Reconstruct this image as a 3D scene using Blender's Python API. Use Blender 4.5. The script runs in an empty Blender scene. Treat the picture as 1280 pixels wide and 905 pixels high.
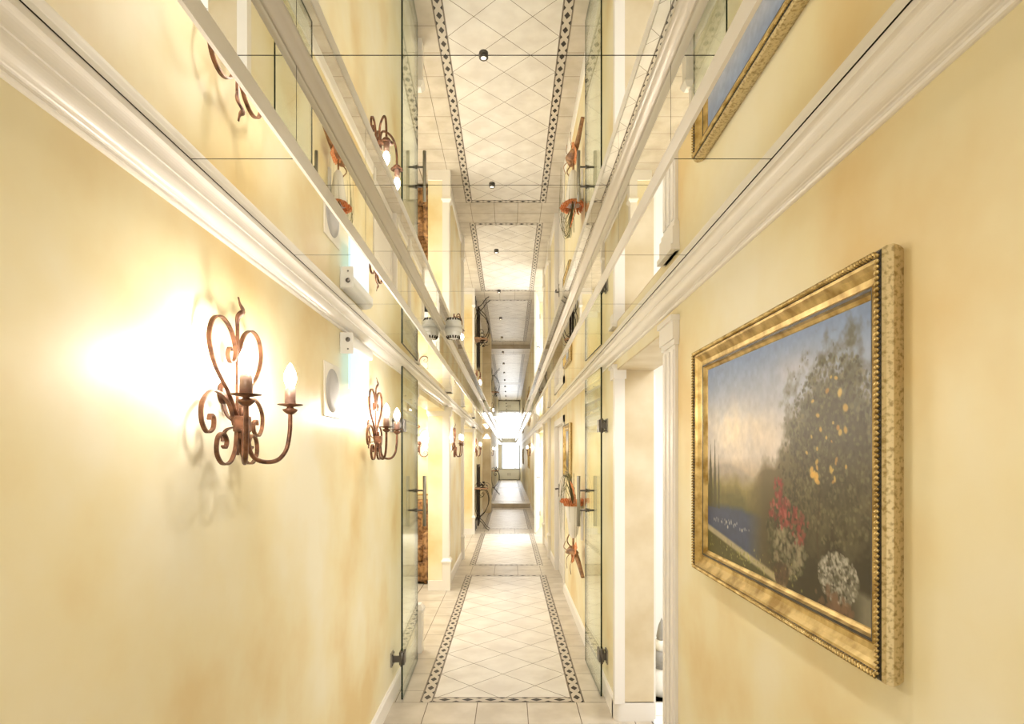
import bpy, math, random
import numpy as np
from mathutils import Vector, Matrix
random.seed(4)
S = bpy.context.scene
COL = S.collection

# ------------------------------------------------------------------ camera, world, light
cam = bpy.data.cameras.new('camera'); cam.sensor_width = 36; cam.lens = 36*760/1280
cam.shift_x = 3/1280; cam.shift_y = 116.5/1280; cam.clip_start = .02; cam.clip_end = 200
camo = bpy.data.objects.new('camera', cam); COL.objects.link(camo)
camo.location = (0, 0, 1.5); camo.rotation_euler = (math.pi/2, 0, 0); S.camera = camo

S.view_settings.view_transform = 'Standard'; S.view_settings.look = 'None'
S.view_settings.gamma = 1; S.view_settings.exposure = 0.2; S.view_settings.use_curve_mapping = False
S.cycles.max_bounces = 14; S.cycles.diffuse_bounces = 5; S.cycles.glossy_bounces = 8
S.cycles.transmission_bounces = 8; S.cycles.transparent_max_bounces = 16
S.cycles.use_denoising = True; S.cycles.sample_clamp_indirect = 6
S.cycles.caustics_reflective = True

w = bpy.data.worlds.new('world'); S.world = w; w.use_nodes = True
bg = w.node_tree.nodes['Background']; bg.inputs[0].default_value = (.93, .95, 1, 1); bg.inputs[1].default_value = 1.9

def area(name, loc, size, rot, power, color=(1, .93, .82)):
    l = bpy.data.lights.new(name, 'AREA'); l.shape = 'RECTANGLE'; l.size, l.size_y = size
    l.energy = power; l.color = color
    o = bpy.data.objects.new(name, l); COL.objects.link(o); o.location = loc; o.rotation_euler = rot
    return o
H90 = math.pi/2
area('rear_fill_light', (-.06, -2.9, 1.1), (1.2, 1.9), (H90, 0, 0), 13, (1, .96, .90))            # faces +y, unseen fill added behind the viewer to lift the near walls
area('bathroom_light', (1.6, 3.0, 2.36), (1.0, 2.4), (0, 0, 0), 45, (1, .98, .96))
area('alcove_fill_light', (-1.5, 6.0, 2.36), (.7, 1.6), (0, 0, 0), 46, (1, .98, .94))  # added fill with no visible fixture, brightens alcove and mid corridor
area('second_alcove_fill_light', (-1.45, 10.0, 2.36), (.7, 1.6), (0, 0, 0), 36, (1, .95, .86))  # same kind of added, unseen fill for the farther alcove
area('side_room_light', (1.6, 11.5, 2.36), (1.0, 1.6), (0, 0, 0), 80, (1, .98, .95))
area('end_window_light', (0, 33.9, 1.5), (1.2, 1.4), (-H90, 0, 0), 18, (.98, .98, 1))

# ------------------------------------------------------------------ materials
MATS = {}
def mat(name, col, rough=.5, metal=0., emit=None, es=0., spec=None):
    m = bpy.data.materials.new(name); m.use_nodes = True
    b = m.node_tree.nodes['Principled BSDF']
    b.inputs['Base Color'].default_value = (*col, 1); b.inputs['Roughness'].default_value = rough
    b.inputs['Metallic'].default_value = metal
    if spec is not None: b.inputs['Specular IOR Level'].default_value = spec
    if emit: b.inputs['Emission Color'].default_value = (*emit, 1); b.inputs['Emission Strength'].default_value = es
    MATS[name] = m; return m
def noisy(m, c1, c2, scale, detail=4, lo=.35, hi=.65, c3=None, bump=0, stretch=None):
    nt = m.node_tree; b = nt.nodes['Principled BSDF']
    tc = nt.nodes.new('ShaderNodeTexCoord'); n = nt.nodes.new('ShaderNodeTexNoise')
    n.inputs['Scale'].default_value = scale; n.inputs['Detail'].default_value = detail
    src = tc.outputs['Object']
    if stretch:
        mp = nt.nodes.new('ShaderNodeMapping'); mp.inputs['Scale'].default_value = stretch
        nt.links.new(src, mp.inputs[0]); src = mp.outputs[0]
    nt.links.new(src, n.inputs['Vector'])
    r = nt.nodes.new('ShaderNodeValToRGB'); r.color_ramp.elements[0].position = lo; r.color_ramp.elements[1].position = hi
    r.color_ramp.elements[0].color = (*c1, 1); r.color_ramp.elements[1].color = (*c2, 1)
    if c3: e = r.color_ramp.elements.new((lo+hi)/2); e.color = (*c3, 1)
    nt.links.new(n.outputs[0], r.inputs[0]); nt.links.new(r.outputs[0], b.inputs['Base Color'])
    if bump:
        bp = nt.nodes.new('ShaderNodeBump'); bp.inputs['Strength'].default_value = bump; bp.inputs['Distance'].default_value = .002
        nt.links.new(n.outputs[0], bp.inputs['Height']); nt.links.new(bp.outputs[0], b.inputs['Normal'])
    return m
def attr_color(m, name='tint', mul=None):
    nt = m.node_tree; b = nt.nodes['Principled BSDF']
    a = nt.nodes.new('ShaderNodeAttribute'); a.attribute_name = name
    nt.links.new(a.outputs['Color'], b.inputs['Base Color']); return m

plaster = noisy(mat('yellow_plaster', (.8, .6, .3), .42), (.73, .56, .27), (.85, .80, .62), 1.6, 5, .32, .62, c3=(.81, .72, .46))
trimw = mat('white_trim', (.82, .79, .75), .35)
beige = noisy(mat('beige_plaster', (.6, .5, .36), .55), (.56, .45, .27), (.72, .63, .47), 4, 5, .3, .7)
whitew = mat('white_wall', (.86, .85, .83), .5)
mirror = mat('mirror', (.91, .91, .875), .0, 1.0)
jointm = mat('dark_joint', (.03, .025, .015), .6)
cove = mat('satin_cove', (.62, .58, .52), .3, .2)
grout = mat('grout', (.17, .13, .09), .8)
grout_w = mat('bathroom_grout', (.35, .34, .33), .8)
tile_c = noisy(mat('cream_tile', (.82, .75, .64), .34, spec=.35), (.61, .56, .50), (.70, .66, .60), 5, 5)
tile_b = noisy(mat('beige_tile', (.7, .6, .45), .34, spec=.35), (.46, .40, .315), (.57, .51, .42), 5, 5)
tile_w = mat('white_tile', (.85, .85, .85), .2)
mos_d = mat('mosaic_dark', (.025, .018, .015), .4, spec=.3)
mos_l = mat('mosaic_light', (.50, .44, .36), .35)
mos_m = mat('mosaic_grey', (.20, .155, .115), .35)
copper = noisy(mat('rusty_copper', (.4, .2, .1), .42, .55), (.045, .02, .013), (.24, .11, .06), 45, 4, .3, .65)
irond = mat('black_iron', (.03, .022, .018), .45, .6)
candle = noisy(mat('candle_sleeve', (.5, .35, .3), .3, .3), (.32, .2, .16), (.55, .38, .3), 30, 3)
bulbm = mat('bulb_glow', (1, .9, .8), .3, 0, (1, .91, .80), 250)
steel = mat('brushed_steel', (.34, .32, .28), .42, .8)
steeld = mat('dark_steel', (.13, .12, .11), .35, .9)
gold = noisy(mat('antique_gold', (.5, .36, .13), .36, .75), (.30, .19, .05), (.66, .50, .22), 24, 6, .32, .62)
goldf = noisy(mat('speckled_gold', (.6, .5, .3), .35, .6), (.34, .25, .11), (.64, .52, .29), 150, 8, .33, .52)
blackf = mat('frame_black', (.02, .015, .01), .4)
signw = mat('lit_sign', (.12, .15, .16), .4, 0, (.62, .84, .88), 1.0)
platem = mat('cream_plate', (.82, .76, .64), .5)
plast = mat('white_plastic', (.82, .82, .80), .4)
greyp = mat('grey_grille', (.42, .40, .38), .6)
brown = noisy(mat('brown_velvet', (.35, .18, .07), .8), (.09, .04, .015), (.33, .18, .07), 26, 5, .36, .6, c3=(.22, .11, .04))
brass = mat('brass', (.6, .42, .18), .3, 1)
taupe = mat('taupe_wood', (.33, .28, .22), .5)
orange = noisy(mat('orange_fibre', (.8, .25, .08), .7), (.55, .13, .03), (.86, .42, .2), 60, 4)
husk = noisy(mat('brown_husk', (.3, .14, .06), .5), (.16, .07, .03), (.45, .25, .12), 20, 4)
twig = mat('dark_twig', (.13, .13, .055), .7)
ceram = mat('white_ceramic', (.88, .87, .86), .25)
greys = mat('grey_stone', (.32, .31, .30), .6)
lens = mat('spot_lens', (1, .95, .85), .2, 0, (1, .85, .62), 3)
shade = mat('white_shade', (.9, .88, .82), .5, 0, (1, .9, .75), 1.5)
paint = attr_color(mat('oil_paint', (.5, .5, .5), .42))
gedge = mat('glass_edge_green', (.006, .016, .010), .3, spec=.2)
glass = bpy.data.materials.new('clear_glass'); glass.use_nodes = True
nt = glass.node_tree; nt.nodes.clear()
go = nt.nodes.new('ShaderNodeOutputMaterial'); mx = nt.nodes.new('ShaderNodeMixShader')
tr = nt.nodes.new('ShaderNodeBsdfTransparent'); tr.inputs[0].default_value = (.975, .99, .98, 1)
gl = nt.nodes.new('ShaderNodeBsdfGlossy'); gl.inputs['Roughness'].default_value = 0.0; gl.inputs[0].default_value = (.95, 1, .95, 1)
fr = nt.nodes.new('ShaderNodeFresnel'); ge = nt.nodes.new('ShaderNodeNewGeometry')
mr = nt.nodes.new('ShaderNodeMapRange'); mr.inputs['To Min'].default_value = 1.4; mr.inputs['To Max'].default_value = 1/1.4   # same reflectance on both faces of the pane
nt.links.new(ge.outputs['Backfacing'], mr.inputs['Value']); nt.links.new(mr.outputs[0], fr.inputs[0])
nt.links.new(fr.outputs[0], mx.inputs[0]); nt.links.new(tr.outputs[0], mx.inputs[1]); nt.links.new(gl.outputs[0], mx.inputs[2])
nt.links.new(mx.outputs[0], go.inputs[0])

# ------------------------------------------------------------------ mesh helpers
class MB:
    def __init__(s): s.v = []; s.f = []; s.m = []; s.mats = []; s.sm = []
    def mi(s, m):
        if m not in s.mats: s.mats.append(m)
        return s.mats.index(m)
    def add(s, vs, fs, m, smooth=False):
        o = len(s.v); s.v += [tuple(v) for v in vs]; k = s.mi(m)
        for f in fs: s.f.append([i+o for i in f]); s.m.append(k); s.sm.append(smooth)
        return s
    def box(s, x0, x1, y0, y1, z0, z1, m):
        vs = [(x, y, z) for z in (z0, z1) for y in (y0, y1) for x in (x0, x1)]
        return s.add(vs, [(0, 2, 3, 1), (4, 5, 7, 6), (0, 1, 5, 4), (2, 6, 7, 3), (0, 4, 6, 2), (1, 3, 7, 5)], m)
    def extr(s, prof, y0, y1, m, smooth=False):        # closed profile of (x,z), along y
        n = len(prof); vs = [(x, y0, z) for x, z in prof]+[(x, y1, z) for x, z in prof]
        fs = [(i, (i+1) % n, n+(i+1) % n, n+i) for i in range(n)]
        s.add(vs, fs, m, smooth); return s.add(vs, [tuple(range(n))[::-1], tuple(range(n, 2*n))], m)
    def lathe(s, prof, m, c=(0, 0, 0), seg=20, axis='z', smooth=True, a0=0, a1=2*math.pi):
        vs = []; full = abs(a1-a0-2*math.pi) < 1e-6; ns = seg if full else seg+1
        for r, h in prof:
            for k in range(ns):
                a = a0+(a1-a0)*k/seg; p = (r*math.cos(a), r*math.sin(a), h)
                if axis == 'x': p = (h, r*math.cos(a), r*math.sin(a))
                if axis == 'y': p = (r*math.sin(a), h, r*math.cos(a))
                vs.append((p[0]+c[0], p[1]+c[1], p[2]+c[2]))
        fs = []
        for i in range(len(prof)-1):
            for k in range(seg):
                k2 = (k+1) % ns
                fs.append((i*ns+k, i*ns+k2, (i+1)*ns+k2, (i+1)*ns+k))
        return s.add(vs, fs, m, smooth)
    def sweep(s, path, sec, m, n=None, scale=None, smooth=True):
        path = [Vector(p) for p in path]; vs = []; L = len(path); k = len(sec)
        for i, p in enumerate(path):
            t = (path[min(i+1, L-1)]-path[max(i-1, 0)]).normalized()
            nn = Vector(n) if n else (Vector((0, 0, 1)) if abs(t.z) < .9 else Vector((1, 0, 0)))
            bb = t.cross(nn).normalized(); nn = bb.cross(t).normalized()
            sc = scale(i/(L-1)) if scale else 1
            vs += [p+nn*a*sc+bb*b*sc for a, b in sec]
        fs = [(i*k+j, i*k+(j+1) % k, (i+1)*k+(j+1) % k, (i+1)*k+j) for i in range(L-1) for j in range(k)]
        fs += [tuple(range(k))[::-1], tuple(range((L-1)*k, L*k))]
        return s.add(vs, fs, m, smooth)
    def tube(s, path, r, m, seg=8, scale=None, n=None):
        return s.sweep(path, [(r*math.cos(2*math.pi*j/seg), r*math.sin(2*math.pi*j/seg)) for j in range(seg)], m, n, scale)
    def cyl(s, p0, p1, r, m, seg=16): return s.tube([p0, p1], r, m, seg)
    def build(s, name, parent=None, loc=(0, 0, 0), rz=0):
        me = bpy.data.meshes.new(name); me.from_pydata(s.v, [], s.f); me.update()
        for m in s.mats: me.materials.append(m)
        me.polygons.foreach_set('material_index', s.m); me.polygons.foreach_set('use_smooth', s.sm)
        o = bpy.data.objects.new(name, me); COL.objects.link(o); o.parent = parent
        o.location = loc; o.rotation_euler = (0, 0, rz); return o
def crom(pts, k=6):
    pts = [Vector(p) for p in pts]; P = [pts[0]*2-pts[1]]+pts+[pts[-1]*2-pts[-2]]; out = []
    for i in range(1, len(P)-2):
        for j in range(k):
            t = j/k; a, b, c, d = P[i-1:i+3]
            out.append(.5*((2*b)+(c-a)*t+(2*a-5*b+4*c-d)*t*t+(3*b-a-3*c+d)*t**3))
    out.append(pts[-1]); return out
def rect(a, b): return [(-a/2, -b/2), (a/2, -b/2), (a/2, b/2), (-a/2, b/2)]
def thing(name, label, cat, loc=(0, 0, 0), rz=0, group=None):
    o = bpy.data.objects.new(name, None); COL.objects.link(o); o.empty_display_size = .05
    o.location = loc; o.rotation_euler = (0, 0, rz); return tag(o, label, cat, group)
def tag(o, label, cat, group=None):
    o['label'] = label; o['category'] = cat
    if group: o['group'] = group
    return o
def struct(o, label=None):
    o['kind'] = 'structure'
    if label: o['label'] = label
    return o
def dup(root, loc, rz=0, label=None, group=None):
    r = root.copy(); COL.objects.link(r); r.location = loc; r.rotation_euler = (0, 0, rz)
    if label: r['label'] = label
    if group: r['group'] = group
    for ch in list(root.children):
        c = ch.copy(); COL.objects.link(c); c.parent = r
        for g in ch.children:
            d = g.copy(); COL.objects.link(d); d.parent = c
    return r
def bevel(o, wd=.004, seg=2):
    b = o.modifiers.new('bevel', 'BEVEL'); b.width = wd; b.segments = seg; b.limit_method = 'ANGLE'; return o

# ------------------------------------------------------------------ floor
XL, XR = -.72, .603
SOF, TOP, CB = 2.115, 2.33, 2.034                      # soffit, upper mirror, cornice bottom
EL, ER = -.4425, .3345                                 # edges of the raised tray
YB, YE, YS = -3., 34.3, 17.4
def clip(poly, x0, x1, y0, y1):
    for ax, v, sg in ((0, x0, 1), (0, x1, -1), (1, y0, 1), (1, y1, -1)):
        out = []
        for i in range(len(poly)):
            a, b = poly[i], poly[(i+1) % len(poly)]
            da, db = (a[ax]-v)*sg, (b[ax]-v)*sg
            if da >= 0: out.append(a)
            if da*db < 0:
                t = da/(da-db); out.append((a[0]+(b[0]-a[0])*t, a[1]+(b[1]-a[1])*t))
        poly = out
        if len(poly) < 3: return []
    return poly
def flat(mb, poly, z, m):
    if len(poly) > 2: mb.add([(x, y, z) for x, y in poly], [tuple(range(len(poly)))], m)
G = .0022
def grid(mb, x0, x1, y0, y1, ox, oy, z, m, sx=.3, sy=.3):
    i0 = math.floor((x0-ox)/sx); j0 = math.floor((y0-oy)/sy)
    for i in range(i0, int((x1-ox)/sx)+2):
        for j in range(j0, int((y1-oy)/sy)+2):
            a, b = max(x0, ox+i*sx)+G, min(x1, ox+(i+1)*sx)-G; c, d = max(y0, oy+j*sy)+G, min(y1, oy+(j+1)*sy)-G
            if b-a > .004 and d-c > .004: flat(mb, [(a, c), (b, c), (b, d), (a, d)], z, m)
def border(mb, x0, x1, y0, y1, z, along):
    def P(u, v): return (x0+v, y0+u) if along == 'y' else (x0+u, y0+v)
    L = (y1-y0) if along == 'y' else (x1-x0); W = (x1-x0) if along == 'y' else (y1-y0)
    def quad(pts, m, dz): 
        q = [P(*p) for p in pts]
        q = clip(q, x0, x1, y0, y1)
        if len(q) > 2:
            ar = sum(q[i][0]*q[(i+1) % len(q)][1]-q[(i+1) % len(q)][0]*q[i][1] for i in range(len(q)))
            if ar < 0: q = q[::-1]
        flat(mb, q, z+dz, m)
    quad([(0, 0), (L, 0), (L, W), (0, W)], mos_l, .0)
    e = .07*W
    for v in (0, W-e): quad([(0, v), (L, v), (L, v+e), (0, v+e)], mos_m, .0004)
    for v in (e, W-e-.003): quad([(0, v), (L, v), (L, v+.003), (0, v+.003)], mos_d, .0008)
    per = .15 if L < 6 else .15; n = max(1, round(L/per)); per = L/n; c = W/2
    for k in range(n+1):
        u = (k+.5)*per
        if k < n:
            quad([(u-.037, c), (u, c-.0215), (u+.037, c), (u, c+.0215)], mos_d, .0012)
        u2 = k*per
        quad([(u2-.024, e+.003), (u2+.024, e+.003), (u2, e+.018)], mos_d, .0012)
        quad([(u2-.024, W-e-.003), (u2+.024, W-e-.003), (u2, W-e-.018)], mos_d, .0012)
def panel(mb, y0, y1, z, phase):
    x0, x1, bw = -.545, .453, .077
    border(mb, x0, x0+bw, y0, y1, z, 'y'); border(mb, x1-bw, x1, y0, y1, z, 'y')
    border(mb, x0+bw, x1-bw, y0, y0+bw, z, 'x'); border(mb, x0+bw, x1-bw, y1-bw, y1, z, 'x')
    a0, a1, b0, b1 = x0+bw+G, x1-bw-G, y0+bw+G, y1-bw-G; h = .2121; hh = h-G*1.3
    for j in range(-2, int((y1-y0)/h)+4):
        for i in range(-3, 4):
            if (i+j) % 2: continue
            cx = -.046+i*h; cy = phase+(j-2+1)*h
            flat(mb, clip([(cx-hh, cy), (cx, cy-hh), (cx+hh, cy), (cx, cy+hh)], a0, a1, b0, b1), z, tile_c)
    for a, b in ((-1.2, x0), (x1, 1.0)):
        if a < 0:
            grid(mb, max(a, -.998), b, y0, y1, -.695, y0+.185, z, tile_b)
        else: grid(mb, b-.547, b, y0, y1, b-.547, y0+.185, z, tile_b, sx=.6)
fl = MB()
fl.add([(-2.1, YB-.2, -.003), (.805, YB-.2, -.003), (.805, YS, -.003), (-2.1, YS, -.003)], [(0, 1, 2, 3)], grout)
grid(fl, -.998, .80, YB, 3.69, -.495, 3.69, 0, tile_b)
panel(fl, 3.69, 7.61, 0, 3.956+.2121)
grid(fl, -.998, .80, 7.61, 8.27, -.495, 7.61, 0, tile_b, sy=.33)
panel(fl, 8.27, 11.70, 0, 8.5)
grid(fl, -.998, .80, 11.70, 12.36, -.495, 11.70, 0, tile_b, sy=.33)
panel(fl, 12.36, 16.9, 0, 12.6)
grid(fl, -.998, .80, 16.9, YS, -.495, 16.9, 0, tile_b)
grid(fl, -2.1, -1.0, 4.5, 11.8, -1.3, 4.6, 0, tile_b)
# raised far stretch with its riser
fl.box(-.75, .62, YS, YE+.4, -.1, .114, grout)
fl.box(-.74, .61, YS-.004, YS+.3, .004, .117, tile_b)
grid(fl, -.75, .62, YS+.3, YS+.9, -.495, YS+.3, .117, tile_b)
panel(fl, YS+.9, 25.5, .117, YS+1.2); grid(fl, -.75, .62, 25.5, 26.1, -.495, 25.5, .117, tile_b)
panel(fl, 26.1, 33.4, .117, 26.3); grid(fl, -.75, .62, 33.4, YE+.3, -.495, 33.4, .117, tile_b)
# bathroom and side room floors
fl.box(.806, 2.5, 1.0, 5.0, -.05, -.003, grout_w); grid(fl, .806, 2.5, 1.0, 5.0, .80, 3.1, 0, tile_w, sx=.2, sy=.2)
fl.box(.806, 2.5, 9.6, 13.4, -.05, -.003, grout_w); grid(fl, .806, 2.5, 9.6, 13.4, .80, 9.7, 0, tile_w, sx=.2, sy=.2)
struct(fl.build('floor'))

# ------------------------------------------------------------------ walls
HT = 2.45
wl = MB()
wl.box(-.90, XL, YB, 4.62, 0, HT, plaster)
wl.box(-2.1, -.90, 4.42, 4.62, 0, HT, plaster)
wl.box(-2.2, -2.1, 4.4, 12, 0, HT, plaster)
wl.box(-.905, XL, 4.60, 6.78, 1.99, HT, plaster)        # header over first opening
wl.box(-.905, -.70, 6.745, 8.84, 0, HT, plaster)
wl.box(-2.1, -.905, 7.75, 7.95, 0, HT, plaster)
wl.box(-.905, XL, 8.84, 11.5, 1.99, HT, plaster)
wl.box(-.893, -.70, 11.5, 15.9, 0, HT, plaster)
wl.box(-2.1, -.89, 11.6, 11.8, 0, HT, plaster)
wl.box(-.893, -.49, 15.8, 16.4, 0, SOF-.002, beige)
wl.box(-.893, -.64, 16.4, YE+.2, 0, HT, plaster)
wl.box(-2.15, -.90, 4.4, 12, HT-.04, HT+.03, whitew)      # alcove ceilings
struct(wl.build('wall_left'))
wr = MB()
wr.box(XR, .81, YB, 2.35, 0, HT, plaster)
wr.box(XR, .81, 2.35, 3.44, 1.985, HT, plaster)
wr.box(XR, .81, 3.44, 6.62, 0, HT, plaster)
wr.box(XR, .81, 6.62, 8.02, 1.92, HT, plaster)
wr.box(.70, .81, 6.60, 8.04, 0, 1.93, whitew)
wr.box(XR, .81, 8.02, 10.4, 0, HT, plaster)
wr.box(XR, .81, 10.4, 12.6, 1.96, HT, plaster)
wr.box(XR, .81, 12.6, YE+.2, 0, HT, plaster)
for a, b in ((1.0, 5.0), (9.6, 13.4)):
    wr.box(2.5, 2.6, a-.1, b+.1, 0, HT, whitew); wr.box(.81, 2.5, a-.1, a, 0, HT, whitew)
    wr.box(.81, 2.5, b, b+.1, 0, HT, whitew); wr.box(.80, 2.6, a-.1, b+.1, HT-.04, HT+.03, whitew)
struct(wr.build('wall_right'))
# beige reveal skin of the near doorway (its own marbled paint)
rv = MB(); rv.box(XR+.042, .812, 3.425, 3.4405, .105, 1.984, beige); rv.box(XR+.002,   .81, 2.35, 3.44, 1.978, 1.9855, beige)
struct(rv.build('trim_5'), 'beige marbled reveal of the near right doorway')
wb = MB(); wb.box(-.9, -.62, YB-.15, YB, 0, HT, plaster); wb.box(.5, .81, YB-.15, YB, 0, HT, plaster); wb.box(-.62, .5, YB-.15, YB, 2.02, HT, plaster)
struct(wb.build('wall_back'))
we = MB()
we.box(-.9, -.45, YE, YE+.15, 0, HT, whitew); we.box(.58, .81, YE, YE+.15, 0, HT, whitew)
we.box(-.45, .58, YE, YE+.15, 0, .72, whitew); we.box(-.45, .58, YE, YE+.15, 2.25, HT, whitew)
struct(we.build('wall_front'))
wn = thing('window_1', 'bright window closing the far end of the corridor', 'window', (0, YE+.06, .72)); wn['kind'] = 'structure'; del wn['category']
f = MB(); 
for x in (-.45, .30, .55): f.box(x, x+.03, -.03, .03, 0, 1.53, steeld)
f.box(-.45, .58, -.03, .03, 0, .04, trimw); f.box(-.45, .58, -.03, .03, 1.49, 1.53, trimw); f.build('window_frame', wn)
f = MB(); f.box(-.44, .57, -.004, .004, .03, 1.5, glass); f.build('window_pane', wn)

# ------------------------------------------------------------------ mirrored ceiling
ce = MB()
jn = [1.262+.606*k for k in range(-8, 56)]
jn = [y for y in jn if YB < y < YE]; ys = [YB]+jn+[YE]
g2 = .0015
for a, b in zip(ys[:-1], ys[1:]):
    a += g2; b -= g2
    ce.box(XL+.0595, EL-.004, a, b, SOF, SOF+.004, mirror)
    ce.box(ER+.004, XR-.0610, a, b, SOF, SOF+.004, mirror)
    ce.box(EL-.004, EL, a, b, SOF+.034, TOP-.019, mirror)
    ce.box(ER, ER+.004, a, b, SOF+.034, TOP-.019, mirror)
    ce.box(EL+.026, ER-.026, a, b, TOP, TOP+.004, mirror)
ce.box(-.90, EL-.006, YB, YE, SOF+.005, SOF+.04, jointm); ce.box(ER+.006, .81, YB, YE, SOF+.005, SOF+.04, jointm)
ce.box(EL-.05, EL-.0045, YB, YE, SOF+.005, TOP+.04, jointm); ce.box(ER+.0045, ER+.05, YB, YE, SOF+.005, TOP+.04, jointm)
ce.box(EL-.05, ER+.05, YB, YE, TOP+.005, TOP+.06, jointm)
struct(ce.build('ceiling'), 'mirrored ceiling with a raised central tray and dark joints')
n = 1
def trim(mb, label):
    global n
    o = mb.build('trim_%d' % n); struct(o, label); n += 1
    if n == 5: n = 6
    return o
t = MB(); t.extr([(EL-.006, SOF-.002), (EL+.001, SOF-.002), (EL+.001, SOF+.035), (EL-.006, SOF+.035)], YB, YE, trimw); trim(t, 'white lip along the left edge of the ceiling tray')
t = MB(); t.extr([(ER-.001, SOF-.002), (ER+.006, SOF-.002), (ER+.006, SOF+.035), (ER-.001, SOF+.035)], YB, YE, trimw); trim(t, 'white lip along the right edge of the ceiling tray')
def cv(x, s): return [(x, TOP+.001), (x+s*.028, TOP+.001), (x+s*.027, TOP-.004), (x+s*.018, TOP-.008), (x+s*.011, TOP-.013), (x+s*.006, TOP-.017), (x+s*.003, TOP-.021), (x, TOP-.021)]
t = MB(); t.extr(cv(EL, 1), YB, YE, cove, True); trim(t, 'satin cove strip in the left upper corner of the tray')
t = MB(); t.extr(cv(ER, -1), YB, YE, cove, True); trim(t, 'satin cove strip in the right upper corner of the tray')
CP = [(0, 0), (.004, 0), (.0075, .0015), (.0095, .005), (.0085, .0085), (.0085, .012), (.013, .0125), (.015, .014)]
CP += [(.015+.021*math.sin(a), .014+.024*(1-math.cos(a))) for a in [k*math.pi/16 for k in range(1, 9)]]+[(.0365, .0415), (.040, .042)]
CP += [(.040+.012*(1-math.cos(a)), .042+.025*math.sin(a)) for a in [k*math.pi/12 for k in range(1, 7)]]+[(.057, .0675), (.057, .0805), (0, .0805)]
def corn(x, s, y0, y1, label, k=1.0):
    t = MB(); t.extr([(x+s*a*k, CB+z) for a, z in CP], y0, y1, trimw); return trim(t, label)
corn(XL, 1, YB, YE, 'white stepped cornice along the left wall')
corn(XR, -1, YB, YE, 'white stepped cornice along the right wall', 1.02)
# back up the left cornice over the set-back walls
def base(segs, name):
    b = MB()
    for x, s, y0, y1 in segs:
        xa, xb = x, x+s*.014
        b.extr([(xa, 0), (xb, 0), (xb, .095), (xa+s*.009, .105), (xa+s*.006, .112), (xa, .112)], y0, y1, trimw)
    return b
b = base([(XL, 1, YB, 4.60), (-.70, 1, 6.76, 8.82), (-.70, 1, 11.52, 15.8), (-.64, 1, YS, YE)], '')
b.box(-.905, -.70, 6.731, 6.745, 0, .112, trimw); b.box(-.895, -.70, 11.486, 11.5, 0, .112, trimw)
struct(b.build('baseboard_left'))
b = base([(XR, -1, YB, 2.16), (XR, -1, 3.46, 6.60), (XR, -1, 8.04, 10.38), (XR, -1, 12.62, YE)], '')
# rounded corner of the doorway baseboard
pts = [(XR-.014, 3.50)]+[(XR+.026-.04*math.cos(a), 3.465-.04*math.sin(a)) for a in [k*math.pi/12 for k in range(7)]]+[(.815, 3.425), (.815, 3.44), (XR, 3.44), (XR, 3.50)]
vs = [(x, y, 0) for x, y in pts]+[(x, y, .11) for x, y in pts]; N = len(pts)
b.add(vs, [(i, (i+1) % N, N+(i+1) % N, N+i) for i in range(N)]+[tuple(range(N))[::-1], tuple(range(N, 2*N))], trimw)
struct(b.build('baseboard_right'))

# pilasters
def plinth(mb, x0, x1, y0, y1, h=.34, c=.012):
    mb.box(x0, x1, y0, y1, 0, h-.03, trimw); mb.box(x0-c, x1+c, y0-c, y1+c, h-.03, h-.012, trimw)
    vs = [(x0-c, y0-c, h-.012), (x1+c, y0-c, h-.012), (x1+c, y1+c, h-.012), (x0-c, y1+c, h-.012), (x0+.012, y0+.012, h+.025), (x1-.012, y0+.012, h+.025), (x1-.012, y1-.012, h+.025), (x0+.012, y1-.012, h+.025)]
    mb.add(vs, [(0, 1, 5, 4), (1, 2, 6, 5), (2, 3, 7, 6), (3, 0, 4, 7), (4, 5, 6, 7)], trimw)
def pil(x, s, y0, y1, wd=.10, out=.035, top=CB, cap=True, pl=True, flutes=True):
    mb = MB(); xa, xb = (x, x+s*out) if s > 0 else (x+s*out, x)
    a, b = y0+.008, y1-.008
    if pl:
        e = .012; plinth(mb, xa-(e if s < 0 else 0), xb+(e if s > 0 else 0), y0, y1)
    mb.box(xa, xb, a, b, .0, top, trimw)
    if flutes:
        for k in range(3):
            yy = a+(b-a)*(k+.5)/3; mb.box(xa-(.005 if s < 0 else 0), xb+(.005 if s > 0 else 0), yy-(b-a)*.10, yy+(b-a)*.10, .38 if pl else .12, top-.12, trimw)
    if cap:
        for d, z0, z1 in ((.006, top-.105, top-.085), (.012, top-.085, top-.02), (.020, top-.02, top)):
            mb.box(xa-(d if s < 0 else 0), xb+(d if s > 0 else 0), y0-d*.6, y1+d*.6, z0, z1, trimw)
    return mb
m = pil(XL, 1, 4.60, 4.68, out=.012, pl=False, flutes=False); plinth(m, XL, XL+.055, 4.60, 4.70); trim(m, 'white pilaster ending the near left wall beyond the glass door')
trim(pil(-.745, 1, 6.728, 6.85, out=.075), 'white corner pilaster on the first left pillar')
trim(pil(-.705, 1, 8.74, 8.85, out=.04), 'white pilaster at the far end of the first left pillar wall')
trim(pil(-.705, 1, 11.49, 11.60, out=.03), 'white corner pilaster on the second left pillar')
trim(pil(XR, -1, 8.86, 9.0, out=.03), 'white pilaster on the right wall beyond the closed door')
trim(pil(XR, -1, 10.28, 10.40, out=.03), 'white pilaster before the bright right side opening')
trim(pil(XR, -1, 12.60, 12.72, out=.03), 'white pilaster after the bright right side opening')
m = pil(XR, -1, 2.165, 2.345, out=.012, top=2.0, pl=False); trim(m, 'fluted white door casing beside the large painting')
m = MB(); m.box(XR-.012, XR+.001, 3.43, 3.475, .1, 1.93, trimw); m.box(XR-.012, XR+.045, 3.418, 3.43, .1, 1.93, trimw)
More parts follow.
